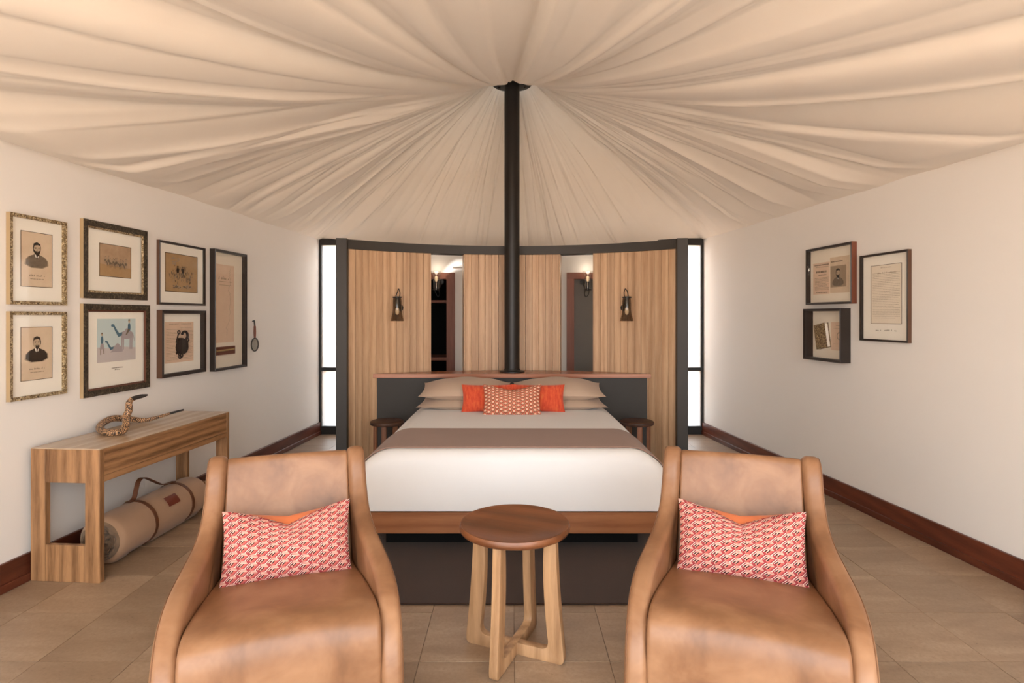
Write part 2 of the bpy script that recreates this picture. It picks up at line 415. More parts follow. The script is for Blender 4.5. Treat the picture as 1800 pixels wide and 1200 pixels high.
# ------------------------------------------------------------------ draped tent ceiling
AP = (0.0, 5.78); ZA = 3.93; NA, NR = 1500, 100
th = np.linspace(0, 2*PI, NA, endpoint=False)          # 0 = +x, pi/2 = towards the back
rng = np.random.default_rng(11)
R = np.zeros(NA); ZB = np.zeros(NA)
for k, a in enumerate(th):
    c, s = math.cos(a), math.sin(a); best = 1e9; zb = 2.38
    # walls as lines: left x = A + B*y
    for A, B, sg in ((-(2.68+.079*3.01), .079, 'l'), (2.73+.097*3.064, -.097, 'r')):
        den = c-B*s; num = A+B*AP[1]-AP[0]
        if abs(den) > 1e-6:
            r = num/den
            if 0 < r < best: best = r; zb = 2.385
    if s > 1e-6:
        r = (Y1-AP[1])/s
        if r < best:
            best = r; x = AP[0]+r*c; zb = 2.385-.17*(1-smooth(.9, 2.2, abs(x)))
    if s < -1e-6:
        r = (Y0-AP[1])/s
        if r < best:
            best = r; x = AP[0]+r*c; zb = 2.385+.5*max(0, 1-(x/3.1)**2)
    R[k] = best; ZB[k] = zb
# soften the kinks of the rim height
ker = np.hanning(31); ker /= ker.sum()
ZBs = np.convolve(np.r_[ZB[-15:], ZB, ZB[:15]], ker, 'valid')
tt = np.linspace(0, 1, NR)**1.35
R0 = .15
T, TH = np.meshgrid(tt, th, indexing='ij')
RR = R0+(R-R0)[None, :]*T
avg = (ZA-ZBs)/R
p = np.clip(.47/avg, 1.0, 3.4)
pk = np.hanning(121); pk /= pk.sum(); p = np.convolve(np.r_[p[-60:], p, p[:60]], pk, 'valid')
Z = ZBs[None, :]+(ZA-ZBs)[None, :]*(1-T)**p[None, :]
FR = np.clip(.5-.9*np.sin(TH), 0, 1)                 # 1 towards the open front
Z -= (.03+.16*FR)*(1-np.exp(-(RR-R0)/.16))*(1-T)**2
# hung panels: seams (cusps up) with cloth sagging between them
seams = []; a = -PI/2
while a < 1.5*PI-.1:
    front = abs(((a+PI/2+PI) % (2*PI))-PI) < 1.3
    seams.append(a); a += rng.uniform(.24, .46) if front else rng.uniform(.13, .34)
seams = np.array(seams); nxt = np.r_[seams[1:], seams[0]+2*PI]
TW = TH+.05*np.sin(T*3.0+TH*2)                      # seams wander slightly on their way out
tw = ((TW+PI/2) % (2*PI))-PI/2
idx = np.clip(np.searchsorted(seams, tw, 'right')-1, 0, len(seams)-1)
wd = (nxt-seams)[idx]; u = (tw-seams[idx])/wd
fade = np.clip((1-T)/.10, 0, 1)*.9+.1
sag = (1-np.abs(2*u-1)**2.4)*wd*(.085*RR+.22*RR*np.exp(-RR/.5))
Z -= sag*fade*np.clip(T/.02, 0, 1)
# loose pleats
for k in range(330):
    a0 = rng.uniform(-PI/2, 1.5*PI); wl = rng.uniform(.006, .02); wr = rng.uniform(.02, .07)
    if rng.random() < .5: wl, wr = wr, wl
    am = rng.uniform(.008, .031)*(1 if rng.random() < .6 else -1)
    t0 = rng.uniform(-.4, .4); t1 = t0+rng.uniform(.5, 1.3); dr = rng.uniform(-.10, .10)
    col = ((TH-a0-dr*T+PI) % (2*PI))-PI
    prof = np.where(col < 0, np.exp(col/wl), np.exp(-col/wr))
    win = np.clip((T-t0)/.25, 0, 1)*np.clip((t1-T)/.25, 0, 1)
    Z += am*prof*win*np.minimum(RR, 1.6)*fade
XX = AP[0]+RR*np.cos(TH); YY = AP[1]+RR*np.sin(TH)
V = np.stack([XX, YY, Z], -1).reshape(-1, 3)
I = np.arange(NR*NA).reshape(NR, NA); J = np.roll(I, -1, 1)
F = np.stack([I[:-1], I[1:], J[1:], J[:-1]], -1).reshape(-1, 4)
me = bpy.data.meshes.new('ceiling'); me.from_pydata(V.tolist(), [], F.tolist()); me.materials.append(m_tent)
me.polygons.foreach_set('use_smooth', [True]*len(me.polygons))
ceil = bpy.data.objects.new('ceiling', me); COL.objects.link(ceil)
tag(ceil, 'draped ivory canvas tent ceiling gathered at the black pole', 'ceiling', None, 'structure')

# ------------------------------------------------------------------ back wall with doorways and side windows
bw = MB()
for x0, x1, z0, z1 in ((-1.78, -1.62, 0, 2.44), (-1.62, -.70, 1.98, 2.44), (-.70, .67, 0, 2.44), (.67, 1.62, 1.98, 2.44), (1.62, 1.78, 0, 2.44)):
    bw.box(x0, x1, Y1, Y1+.12, z0, z1)
back = struct(bw, 'wall_back', m_wall, 'white plaster wall seen through the slots of the timber screen', 'wall', 0)
box(-.72, .69, Y1-.012, Y1, 2.05, 2.075).build('picture_rail', m_wall, back, 0)
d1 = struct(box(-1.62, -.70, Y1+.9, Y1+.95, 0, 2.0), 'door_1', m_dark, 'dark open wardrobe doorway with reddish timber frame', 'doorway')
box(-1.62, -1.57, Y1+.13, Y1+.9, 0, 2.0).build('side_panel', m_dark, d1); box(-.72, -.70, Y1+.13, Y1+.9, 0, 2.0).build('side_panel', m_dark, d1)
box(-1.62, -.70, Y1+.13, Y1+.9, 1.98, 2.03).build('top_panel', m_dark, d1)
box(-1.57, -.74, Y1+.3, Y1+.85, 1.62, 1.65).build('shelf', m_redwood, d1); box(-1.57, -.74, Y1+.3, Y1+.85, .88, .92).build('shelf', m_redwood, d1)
box(-.80, -.70, Y1-.03, Y1+.13, 0, 1.90).build('jamb', m_redwood, d1); box(-1.62, -1.53, Y1-.03, Y1+.13, 0, 1.90).build('jamb', m_redwood, d1)
box(-1.62, -.70, Y1-.03, Y1+.13, 1.90, 1.98).build('lintel', m_redwood, d1)
d2 = struct(box(.76, 1.54, Y1+.05, Y1+.09, 0, 1.90), 'door_2', m_doorgrey, 'grey door in a reddish timber frame behind the screen', 'door')
box(.67, .76, Y1-.03, Y1+.11, 0, 1.9).build('jamb', m_redwood, d2); box(1.54, 1.62, Y1-.03, Y1+.11, 0, 1.9).build('jamb', m_redwood, d2)
box(.67, 1.62, Y1-.03, Y1+.11, 1.9, 1.98).build('lintel', m_redwood, d2)
for k, (x0, x1) in enumerate(((lx(Y1)-.02, -1.78), (1.78, rx(Y1)+.02))):
    f = MB(); t = .05
    f.box(x0, x0+t, Y1-.02, Y1+.05, 0, 2.40); f.box(x1-t, x1, Y1-.02, Y1+.05, 0, 2.40)
    for z0, z1 in ((.045, .10), (.775, .82), (2.315, 2.40)): f.box(x0+t, x1-t, Y1-.02, Y1+.05, z0, z1)
    f.box(x0, x1, Y1-.02, Y1+.05, 0, .045)
    wo = struct(f, 'window_%d' % (k+1), m_black, ['tall narrow black-framed frosted window by the wall with the gallery of frames', 'tall narrow black-framed frosted window by the wall with three frames'][k], 'window', 0)
    box(x0+t, x1-t, Y1+.012, Y1+.018, .10, .775).build('pane', m_frost, wo, 0)
    box(x0+t, x1-t, Y1+.012, Y1+.018, .82, 2.315).build('pane', m_frost, wo, 0)

# ------------------------------------------------------------------ curved timber screen
CY, CR = 3.43, 2.55
def arc(a, r): return (r*math.sin(a), CY+r*math.cos(a))       # a = 0 at the middle, + to the right
def arcblock(a0, a1, r0, r1, z0, z1, n):
    pts = [arc(a0+(a1-a0)*i/n, r0) for i in range(n+1)] + [arc(a1-(a1-a0)*i/n, r1) for i in range(n+1)]
    return MB().prism(pts[::-1], z0, z1)
scr = thing('timber_screen', 'curved freestanding screen of pale vertical boards in a charcoal frame behind the bed', 'partition', (0, 0, 0))
dg = math.radians
ZT = 2.085
SL0, SL1, SE = dg(11.0), dg(19.1), dg(37.6)
pl = box(-.0338, .0338, -.011, .011, 0, ZT).build('board', m_plank, scr, 35, .003)
first = True
def plank(a):
    global first
    o = pl if first else pl.copy()
    if not first: COL.objects.link(o); o.parent = scr
    first = False
    x, y = arc(a, CR); o.location = (x, y+random.uniform(-.0015, .0015), 0); o.rotation_euler = (0, 0, -a)
n = 14
for i in range(n): plank(-SL0+(i+.5)*2*SL0/n)
for sg in (-1, 1):
    for i in range(12): plank(sg*(SL1+(i+.5)*(SE-SL1)/12))
for a0, a1 in ((-SE, -SL1), (-SL0, SL0), (SL1, SE)):
    arcblock(a0, a1, CR+.013, CR+.12, 0, ZT, 12).build('backing', m_wall, scr, 35)
for sg in (-1, 1):
    for a in (SL0, SL1):
        e = .004*(1 if a == SL0 else -1)
        x0 = sg*a
        arcblock(min(x0, x0+sg*e), max(x0, x0+sg*e), CR-.008, CR+.125, .86, ZT, 1).build('slot_jamb', m_plank, scr, 0)
arcblock(-SE-dg(1.2), SE+dg(1.2), CR-.035, CR+.13, ZT, 2.172, 60).build('top_beam', m_iron, scr, 35)
for sg in (-1, 1):
    o = box(-.05, .05, -.075, .09, 0, 2.174).build('end_post', m_iron, scr, 35, .003)
    x, y = arc(sg*(SE+dg(1.15)), CR); o.location = (x, y, 0); o.rotation_euler = (0, 0, -sg*.12)

# headboard: dark board with a timber ledge
hb = thing('headboard', 'wide charcoal headboard topped by a reddish timber ledge', 'headboard', (0, 5.6, 0))
HX = 1.345
box(-HX, HX, 0, .025, 0, .848).build('panel', m_char, hb, 35, .002)
pts = [(-HX-.005, -.022), (HX+.005, -.022)]
aa = math.asin((HX)/(CR-.014))
pts += [(arc(a, CR-.014)[0], arc(a, CR-.014)[1]-5.6) for a in np.linspace(aa, -aa, 40)]
MB().prism(pts, .848, .888).build('ledge', m_ledge, hb, 35, .002)
# pole
po = thing('tent_pole', 'tall black round tent pole rising from the headboard ledge', 'pole', (0, AP[1], .888))
MB().lathe([(.077, .012), (.077, 3.01)], seg=48).build('pole', m_black, po)
MB().lathe([(.125, 0), (.125, .010), (.085, .014), (.080, .03)], seg=40).build('base_flange', m_black, po)
MB().lathe([(.20, 2.892), (.20, 2.907)], seg=40).build('cap_plate', m_black, po)
for k in range(6):
    a = k*PI/3+.5; MB().lathe([(.014, 2.877), (.014, 2.892)], (.155*math.cos(a), .155*math.sin(a), 0), 10).build('bolt', m_iron, po)

# ------------------------------------------------------------------ sconces
def sconce(sg, label, inv=False):
    a = sg*math.asin(1.165/CR)
    if not inv:
        x, y = arc(a, CR-.012); t = thing('bell_sconce', label, 'lamp', (x, y, 1.40), -a, 'sconces on the timber screen')
        up = 1
    else:
        x, y = sg*.915, Y1-.03; t = thing('upturned_sconce', label, 'lamp', (x, y, 1.695), 0, 'upturned sconces behind the screen'); up = -1
    g = m_smoke if not inv else m_clear
    zz = lambda z: z if not inv else .30-z
    cy = -.085
    prof = [(.067, 0), (.058, .03), (.048, .07), (.043, .11), (.042, .20), (.038, .225), (.015, .23)]
    prof = [(r, zz(z)) for r, z in prof]
    MB().lathe(prof, (0, cy, 0), 32, close=False).build('glass_shade', g, t, 60)
    MB().lathe([(r, zz(z)) for r, z in ((.02, .225), (.045, .226), (.045, .236), (.02, .24))], (0, cy, 0), 28).build('cap', m_black, t)
    MB().lathe([(r, zz(z)) for r, z in ((.019, .225), (.019, .135), (.012, .13))], (0, cy, 0), 20).build('lamp_holder', m_black, t)
    MB().lathe([(r, zz(z)) for r, z in ((.010, .13), (.017, .115), (.019, .09), (.014, .07), (.004, .06))], (0, cy, 0), 20).build('bulb', m_bulb, t)
    if inv:
        pl_ = bpy.data.lights.new('bulb_light', 'POINT'); pl_.energy = .5; pl_.color = (1, .86, .68); pl_.shadow_soft_size = .03
        lo = bpy.data.objects.new('bulb_light', pl_); COL.objects.link(lo); lo.parent = t; lo.location = (0, cy, .33)
    lp = spline([(-.028*sg, cy+.02, zz(.235)), (-.036*sg, cy+.03, zz(.28)), (-.02*sg, cy+.02, zz(.315)), (.004, cy, zz(.29)), (.014*sg, cy, zz(.24))], 8)
    MB().tube(lp, .0045, 8).build('cable_loop', m_black, t)
    MB().tube(spline([(-.02*sg, cy+.04, zz(.225)), (-.045*sg, cy+.06, zz(.17)), (-.05*sg, -.012, zz(.13))], 8), .008, 10).build('arm', m_black, t)
    bp = MB().lathe([(.034, 0), (.034, .010), (.026, .014)], seg=24).build('wall_plate', m_black, t)
    bp.location = (-.05*sg, 0, zz(.13)); bp.rotation_euler = (PI/2, 0, 0)
sconce(-1, 'smoked glass bell sconce on the screen, on the side of the console table')
sconce(1, 'smoked glass bell sconce on the screen, on the side of the three-frame wall')
sconce(-1, 'small clear glass sconce turned upwards beside the dark doorway', True)
sconce(1, 'small clear glass sconce turned upwards beside the grey door', True)

# ------------------------------------------------------------------ rug and bed
rug = MB().box(-.98, .98, 2.88, 5.45, .0015, .011).build('rug', m_rug, None, 0, .004)
tag(rug, 'dark brown flat rug under the bed', 'rug')
BF, BB = 3.49, 5.57
bed = thing('platform_bed', 'low timber platform bed base on a recessed dark plinth', 'bed', (0, BF, 0))
BW = .895
box(-BW, BW, 0, .045, .128, .256).build('front_rail', m_bedwood, bed, 35, .003)
m_bedside = wood('bed_timber_y', (184, 120, 74), (132, 76, 42), 'Y', 1, .4, .4, .1)
for sg in (-1, 1):
    xs = sorted((sg*BW, sg*(BW-.04)))
    box(xs[0], xs[1], .0455, BB-BF, .128, .256).build('side_rail', m_bedside, bed, 35, .003)
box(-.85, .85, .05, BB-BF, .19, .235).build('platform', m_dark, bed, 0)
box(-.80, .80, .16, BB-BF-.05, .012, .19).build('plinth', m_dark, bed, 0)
# duvet: rounded mattress body
def rrect(hw, z0, z1, rt, rb, n=10):
    o = []
    for cx, cz, r, a0 in ((hw-rb, z0+rb, rb, -90), (hw-rt, z1-rt, rt, 0), (-hw+rt, z1-rt, rt, 90), (-hw+rb, z0+rb, rb, 180)):
        for i in range(n+1):
            a = dg(a0+90*i/n); o.append((cx+r*math.cos(a), cz+r*math.sin(a)))
    return o
def tobed(p): x, y, z = p; return (y, x, z)
HWD = .952
def bodydef(p):
    s, x, z = p                                    # slab axis runs along the bed
    k = smooth(.25, .45, z)
    x *= 1-.045*(1-k)*(1-smooth(.0, .5, s))         # tucked in towards the rail
    z += .012*math.sin(x*4.1+s*3)*smooth(.5, .62, z)*.5 - .02*(x/HWD)**2*smooth(.5, .62, z)
    z -= .018*smooth(.9, 2.0, s)*smooth(.5, .62, z)
    return (x, s, z)
out = rrect(HWD, .2575, .640, .215, .035, 12)
mb = MB(); mb.slab(out, 0, BB-BF-.02, .07, 0, None, 6)
# refine along the bed so the cover is not dead straight
body = []
n = len(out)
ring = [(.0, .07), (.010, .042), (.028, .018), (.05, .005), (.075, 0)] + [(s, 0) for s in np.linspace(.15, BB-BF-.06, 40)] + [(BB-BF-.02, .03)]
o2 = [Vector(q) for q in out]; nor = []
for i in range(n):
    t = (o2[(i+1) % n]-o2[i-1]).normalized(); nor.append(Vector((t.y, -t.x)))
for s, ins in ring:
    for i in range(n):
        q = o2[i]-nor[i]*ins*(.12+.88*smooth(.30, .48, o2[i].y)); body.append(bodydef((s, q.x, q.y)))
fc = [(k*n+i, (k+1)*n+i, (k+1)*n+(i+1) % n, k*n+(i+1) % n) for k in range(len(ring)-1) for i in range(n)]
fc += [tuple(range(n)), tuple(range((len(ring)-1)*n, len(ring)*n))[::-1]]
mb = MB(); mb.add(body, fc)
duv = mb.build('duvet', m_linen, None, 50); duv.location = (0, BF-.005, 0)
tag(duv, 'smooth white linen duvet covering the whole mattress', 'duvet')
# runner
top = [q for q in [(v.x, v.y, nor[i]) for i, v in enumerate(o2)] if q[1] > .30]
# order from right side over the top to the left
top.sort(key=lambda q: (math.atan2(q[1]-.40, q[0])))
rv = []; rings = np.linspace(0, 1, 14); N = len(top)
for layer in (.004, .012):
    for f_ in rings:
        for x, z, nn in top:
            s = .085+f_*.60+.012*math.sin(x*5)*f_
            s -= .02*(1-smooth(.35, .6, z))*(1-f_)
            px, py, pz = bodydef((s, x+nn.x*layer, z+nn.y*layer)); rv.append((px, py, pz))
K = len(rings); rf = []
for L in (0, 1):
    for k in range(K-1):
        for i in range(N-1):
            q = (L*K*N+k*N+i, L*K*N+k*N+i+1, L*K*N+(k+1)*N+i+1, L*K*N+(k+1)*N+i); rf.append(q if L == 0 else q[::-1])
bd = [(k, 0) for k in range(K)] + [(K-1, i) for i in range(1, N)] + [(k, N-1) for k in range(K-2, -1, -1)] + [(0, i) for i in range(N-2, 0, -1)]
for a_, b_ in zip(bd, bd[1:]+bd[:1]):
    A = a_[0]*N+a_[1]; B = b_[0]*N+b_[1]; rf.append((A, B, B+K*N, A+K*N))
run = MB().add(rv, rf).build('bed_runner', m_taupe, None, 50); run.location = (0, BF-.005, 0)
tag(run, 'taupe blanket runner laid across the foot of the bed', 'blanket')

def pillow(name, w_, h_, t, mats, label=None, cat=None, group=None, chop=0.0, pinch=.07, nu=36, nv=24, ex=(2.6, .62)):
    """upright pillow: x across, z up, front towards -y; front uses mats[0], back mats[-1]"""
    v = []; uv = []; f = []; mi = []
    for side in (-1, 1):
        for j in range(nv+1):
            for i in range(nu+1):
                u_ = -1+2*i/nu; q = -1+2*j/nv
                th_ = (max(0, 1-abs(u_)**ex[0])*max(0, 1-abs(q)**ex[0]))**ex[1]
                x = u_*w_/2*(1-pinch*(1-q*q)*abs(u_)**3); z = q*h_/2*(1-pinch*(1-u_*u_)*abs(q)**3)
                c = chop*(max(0, 1-abs(u_))**1.5)*max(0, q+.15)**1.3
                z -= c*h_
                y = side*t/2*th_*(1-.55*min(1, c*2.2/max(chop, .001))*(1 if chop else 0)*.6)
                y += side*.004*math.sin(u_*9+q*4)*th_
                if side > 0 and chop and q > 0: z += chop*h_*.8*max(0, 1-abs(u_))*9.5*q**3*(1-q)
                v.append((x, y, z)); uv.append((i/nu, j/nv))
    k = (nu+1)*(nv+1)
    for s_ in (0, 1):
        for j in range(nv):
            for i in range(nu):
                q = (s_*k+j*(nu+1)+i, s_*k+j*(nu+1)+i+1, s_*k+(j+1)*(nu+1)+i+1, s_*k+(j+1)*(nu+1)+i)
                f.append(q if s_ == 0 else q[::-1]); mi.append(0 if s_ == 0 else len(mats)-1)
    m = MB(); m.v = v; m.f = f; m.m = mi; m.uv = uv
    o = m.build(name, mats, None, 60)
    if label: tag(o, label, cat, group)
    return o
def place(o, x, y, z, tilt=0, rz=0, roll=0):
    o.location = (x, y, z); o.rotation_euler = (-tilt, roll, rz); return o
# sleeping pillows, lying almost flat in two stacks
side_ = {-1: 'console-table side of the bed', 1: 'three-frame-wall side of the bed'}
for sg in (-1, 1):
    o = pillow('bed_pillow', .84, .52, .15, [m_pill], 'sand-coloured lower pillow lying flat at the ' + side_[sg], 'pillow', 'sand-coloured bed pillows', pinch=.05, ex=(2.3, .8))
    place(o, sg*.415, 5.27, .668, dg(86), sg*dg(1.5))
    o = pillow('bed_pillow', .83, .52, .20, [m_pill], 'sand-coloured plump upper pillow at the ' + side_[sg], 'pillow', 'sand-coloured bed pillows', pinch=.06, ex=(2.3, .75))
    place(o, sg*.418, 5.29, .775, dg(83), -sg*dg(2))
o = pillow('coral_cushion', .47, .25, .12, [m_coral], 'plain coral cushion on the console-table side, behind the patterned one', 'cushion', 'coral bed cushions'); place(o, -.205, 5.00, .735, dg(24), dg(3))
o = pillow('coral_cushion', .47, .25, .12, [m_coral], 'plain coral cushion on the three-frame-wall side, behind the patterned one', 'cushion', 'coral bed cushions'); place(o, .225, 5.00, .735, dg(24), dg(-3))
o = pillow('patterned_cushion', .50, .29, .14, [m_scal], 'small red and cream scallop-patterned cushion at the front of the bed pillows', 'cushion', None, .16); place(o, .0, 4.86, .735, dg(28))

# ------------------------------------------------------------------ bedside stools
def stool(x, y, label):
    t = thing('bedside_stool', label, 'stool', (x, y, 0), .2, 'round bedside stools')
    MB().lathe([(.13, .462), (.148, .468), (.152, .48), (.15, .494), (.14, .5), (.06, .4985)], seg=40).build('seat', m_stool, t)
    for k in range(7):
        a = 2*PI*k/7
        l = box(-.009, .009, -.022, .022, .0, .463).build('leg', m_stleg, t, 35, .002); l.location = (.115*math.cos(a), .115*math.sin(a), 0); l.rotation_euler = (0, 0, a)
    MB().lathe([(.122, .02), (.122, .04), (.106, .04), (.106, .02), (.122, .02)], seg=36, close=False).build('foot_ring', m_stool, t)
stool(-1.135, 5.22, 'small dark round stool beside the bed, on the console-table side')
stool(1.135, 5.22, 'small dark round stool beside the bed, on the three-frame-wall side')

# ------------------------------------------------------------------ round side table between the armchairs
tb = thing('side_table', 'round timber side table between the two armchairs', 'table', (.012, 2.483, 0), dg(-22.8))
MB().lathe([(.05, .524), (.19, .524), (.222, .526), (.235, .533), (.2385, .546), (.2335, .5605), (.226, .5615), (.217, .5555), (.10, .5545), (.02, .5545)], seg=72).build('top', m_ttop, tb, 50)
half_o = spline([(-.19, .524), (-.193, .47), (-.198, .36), (-.208, .22), (-.221, .09), (-.2265, .03), (-.222, .008), (-.208, 0)], 5)
half_i = spline([(-.145, .524), (-.137, .47), (-.135, .36), (-.143, .22), (-.152, .12), (-.156, .085), (-.150, .062), (-.130, .052)], 5)
outl = [(a.x, a.y) for a in half_o] + [(-a.x, a.y) for a in half_o[::-1]] + [(-a.x, a.y) for a in half_i] + [(a.x, a.y) for a in half_i[::-1]]
for k in range(2):
    mbx = MB().slab([(x, z) for x, z in outl], -.019, .019, .004, seg=2)
    mbx.v = [(y, x, z) for x, y, z in mbx.v]; mbx.f = [q[::-1] for q in mbx.f]
    lf = mbx.build('leg_frame', m_tleg, tb, 40); lf.rotation_euler = (0, 0, k*PI/2)
    if k: lf.location = (0, 0, .0008)

# ------------------------------------------------------------------ armchairs
def armchair(loc, rz, label):
    t = thing('leather_armchair', label, 'armchair', loc, rz, 'tan leather armchairs')
    # local: forward is -y ; s = forward distance
    top = spline([(-.445, .06), (-.455, .40), (-.462, .74), (-.452, .825), (-.425, .852), (-.385, .846), (-.352, .80), (-.318, .71), (-.262, .625), (-.165, .572), (-.03, .540), (.12, .512), (.24, .468), (.325, .395), (.372, .30), (.388, .18), (.384, .06)], 6)
    so = [(p.x, p.y) for p in top]
    def flare(sg):
        def d(p):
            x, s, z = p
            x += sg*(.058*smooth(-.42, .30, s)+.012*math.sin(min(1, max(0, (s+.45)/.83))*PI))
            x -= sg*.02*smooth(.5, .86, z)*0
            return (x, -s, z)
        return d
    for sg in (-1, 1):
        x0, x1 = (.242, .318) if sg > 0 else (-.318, -.242)
        m = MB().slab(so, x0, x1, .026, 0, flare(sg), 5); m.f = [q[::-1] for q in m.f]
        pn = m.build('side_panel', m_leath, t, 50)
        path = [flare(sg)((sg*.3125, p.x-0, p.y)) for p in top[18:]]
        # a stitched seam runs just inside the outer rim
        nn = []
        for i, p in enumerate(top[18:]):
            j = i+18; a = top[min(j+1, len(top)-1)]-top[j-1]; a.normalize(); nv_ = Vector((-a.y, a.x))
            q = p-nv_*.0075; nn.append(flare(sg)((sg*.3105, q.x, q.y)))
        MB().tube(nn, .0019, 6).build('stitching', m_seam, pn)
    bk = spline([(-.43, .30), (-.448, .70), (-.440, .81), (-.420, .838), (-.392, .832), (-.372, .79), (-.335, .68), (-.285, .54), (-.245, .40), (-.25, .30)], 6)
    def bdef(p):
        x, s, z = p
        k = 1+.16*smooth(-.42, .2, s)
        s2 = s-.018*(1-(x/.25)**2)*smooth(-.43, -.33, s)*1.0+.0
        return (x*k, -s2, z+.004*(1-(x/.25)**2))
    def wide(o_, hw, r, dfm, name):
        # several slices across the width so the surface can crown
        m = MB(); n_ = len(o_); P_ = [Vector(q) for q in o_]
        ar = sum(P_[i].x*P_[(i+1) % n_].y-P_[(i+1) % n_].x*P_[i].y for i in range(n_)); sgn = 1 if ar > 0 else -1
        no = []
        for i in range(n_):
            a = (P_[(i+1) % n_]-P_[i-1]).normalized(); no.append(Vector((a.y, -a.x))*sgn)
        xs = [(-hw+r*(1-math.cos(a)), r*(1-math.sin(a))) for a in [PI/2*k/5 for k in range(6)]]
        xs = xs + [(x, 0) for x in np.linspace(-hw+r, hw-r, 14)[1:-1]] + [(-x, i) for x, i in xs[::-1]]
        for x, ins in xs: m.v += [dfm((x, (P_[i]-no[i]*ins).x, (P_[i]-no[i]*ins).y)) for i in range(n_)]
        K_ = len(xs)
        m.f = [(k*n_+i, k*n_+(i+1) % n_, (k+1)*n_+(i+1) % n_, (k+1)*n_+i) for k in range(K_-1) for i in range(n_)] + [tuple(range(n_))[::-1], tuple(range((K_-1)*n_, K_*n_))]
        if sgn > 0: m.f = [q[::-1] for q in m.f]
        m.m = [0]*len(m.f); return m.build(name, m_leath, t, 50)
    wide([(p.x, p.y) for p in bk], .2465, .012, bdef, 'backrest')
    se = spline([(-.30, .10), (-.31, .36), (-.27, .405), (-.10, .425), (.12, .444), (.25, .450), (.318, .438), (.352, .405), (.366, .34), (.366, .20), (.360, .07)], 6)
    def sdef(p):
        x, s, z = p
        k = 1+.235*smooth(-.42, .30, s)
        return (x*k, -s, z+.016*(1-(x/.245)**2)*smooth(.36, .44, z))
    wide([(p.x, p.y) for p in se], .2455, .014, sdef, 'seat')
    for sx in (-1, 1):
        for sy in (-.36, .30):
            MB().lathe([(.016, 0), (.022, .07)], (sx*.27, sy, 0), 14).build('leg', m_black, t)
    return t
CH = [((-.842, 2.150, 0), dg(20), 'tan leather armchair in front of the console table'),
      ((.858, 2.150, 0), dg(-20.5), 'tan leather armchair facing away from the three-frame wall')]
for k, (loc, rz, lab) in enumerate(CH):
    armchair(loc, rz, lab)
    o = pillow('lumbar_cushion', .485, .285, .135, [m_chev, m_rust],
               ['pink geometric cushion leaning in the armchair by the console table', 'pink geometric cushion leaning in the armchair towards the three-frame wall'][k], 'cushion', 'pink geometric chair cushions', .20, .05, 44, 30)
    s = -.150
    f = Vector((math.sin(rz), -math.cos(rz)))
    place(o, loc[0]+f.x*s, loc[1]+f.y*s, .548, dg(22), rz)

# ------------------------------------------------------------------ console table
ct = thing('console_table', 'long oak console table against the white wall', 'table', (-2.435, 3.13, 0), dg(-4.5))
# local: x across (-.21 wall side .. .21 room side), y along
W2, LN, HT = .201, 1.235, .728
box(-W2, W2, 0, LN, HT-.006, HT).build('top', m_topglare, ct, 35, .0015)
box(W2-.03, W2-.002, .034, LN-.034, HT-.150, HT-.0065).build('front_apron', m_oakY, ct, 35, .0015)
box(W2-.03, W2, .034, LN-.034, HT-.186, HT-.1515).build('apron_strip', m_oakY, ct, 35, .0015)
box(-W2, -W2+.03, .034, LN-.034, HT-.186, HT-.0065).build('back_apron', m_oakY, ct, 35, .0015)
for y0, y1 in ((0, .033), (LN-.033, LN)):
    for x0, x1 in ((-W2, -W2+.085), (W2-.085, W2)): box(x0, x1, y0, y1, 0, HT-.0065).build('leg', m_oakZ, ct, 35, .0015)
    box(-W2+.0855, W2-.0855, y0+.002, y1-.002, HT-.188, HT-.0065).build('end_apron', m_oakZ, ct, 35, .0015)
    box(-W2+.0855, W2-.0855, y0+.002, y1-.002, 0, .20).build('end_panel', m_oakZ, ct, 35, .0015)
# carved snake on the console table
sn = thing('carved_snake', 'carved wooden snake with burnt scale pattern on the console table', 'sculpture', (-2.40, 3.5, HT))
raw = [(323, 720, 4.02), (304, 725, 3.98), (270, 735, 3.90), (250, 738.5, 3.88), (225, 736, 3.82), (200, 735, 3.75), (183, 742, 3.65), (175, 752, 3.55), (185, 760.5, 3.48), (200, 763.5, 3.46), (216, 757, 3.50), (222, 744, 3.55), (221, 734, 3.60), (227, 720, 3.62), (227, 708, 3.63), (235, 700, 3.63), (259, 694, 3.62)]
pp = [((x-900)/1010*D+2.40, D-3.5, max(1.45-(y-555)/1010*D-HT, .0175)) for x, y, D in raw]
path = spline(pp, 10); L = len(path)
def srad(t):
    return .006+.0145*smooth(0, .30, t)*(1-.55*smooth(.80, 1, t))
rad = [srad(i/(L-1)) for i in range(L)]
c1 = int(L*.075); c2 = int(L*.935)
MB().tube(path[c1:c2+1], rad[c1:c2+1], 14).build('body', m_snake, sn, 60)
MB().tube(path[:c1+1], rad[:c1+1], 14).build('tail', m_sntip, sn, 60)
MB().tube(path[c2:], [r*(1-.6*smooth(.4, 1, i/(L-c2))) for i, r in enumerate(rad[c2:])], 14).build('head', m_sntip, sn, 60)
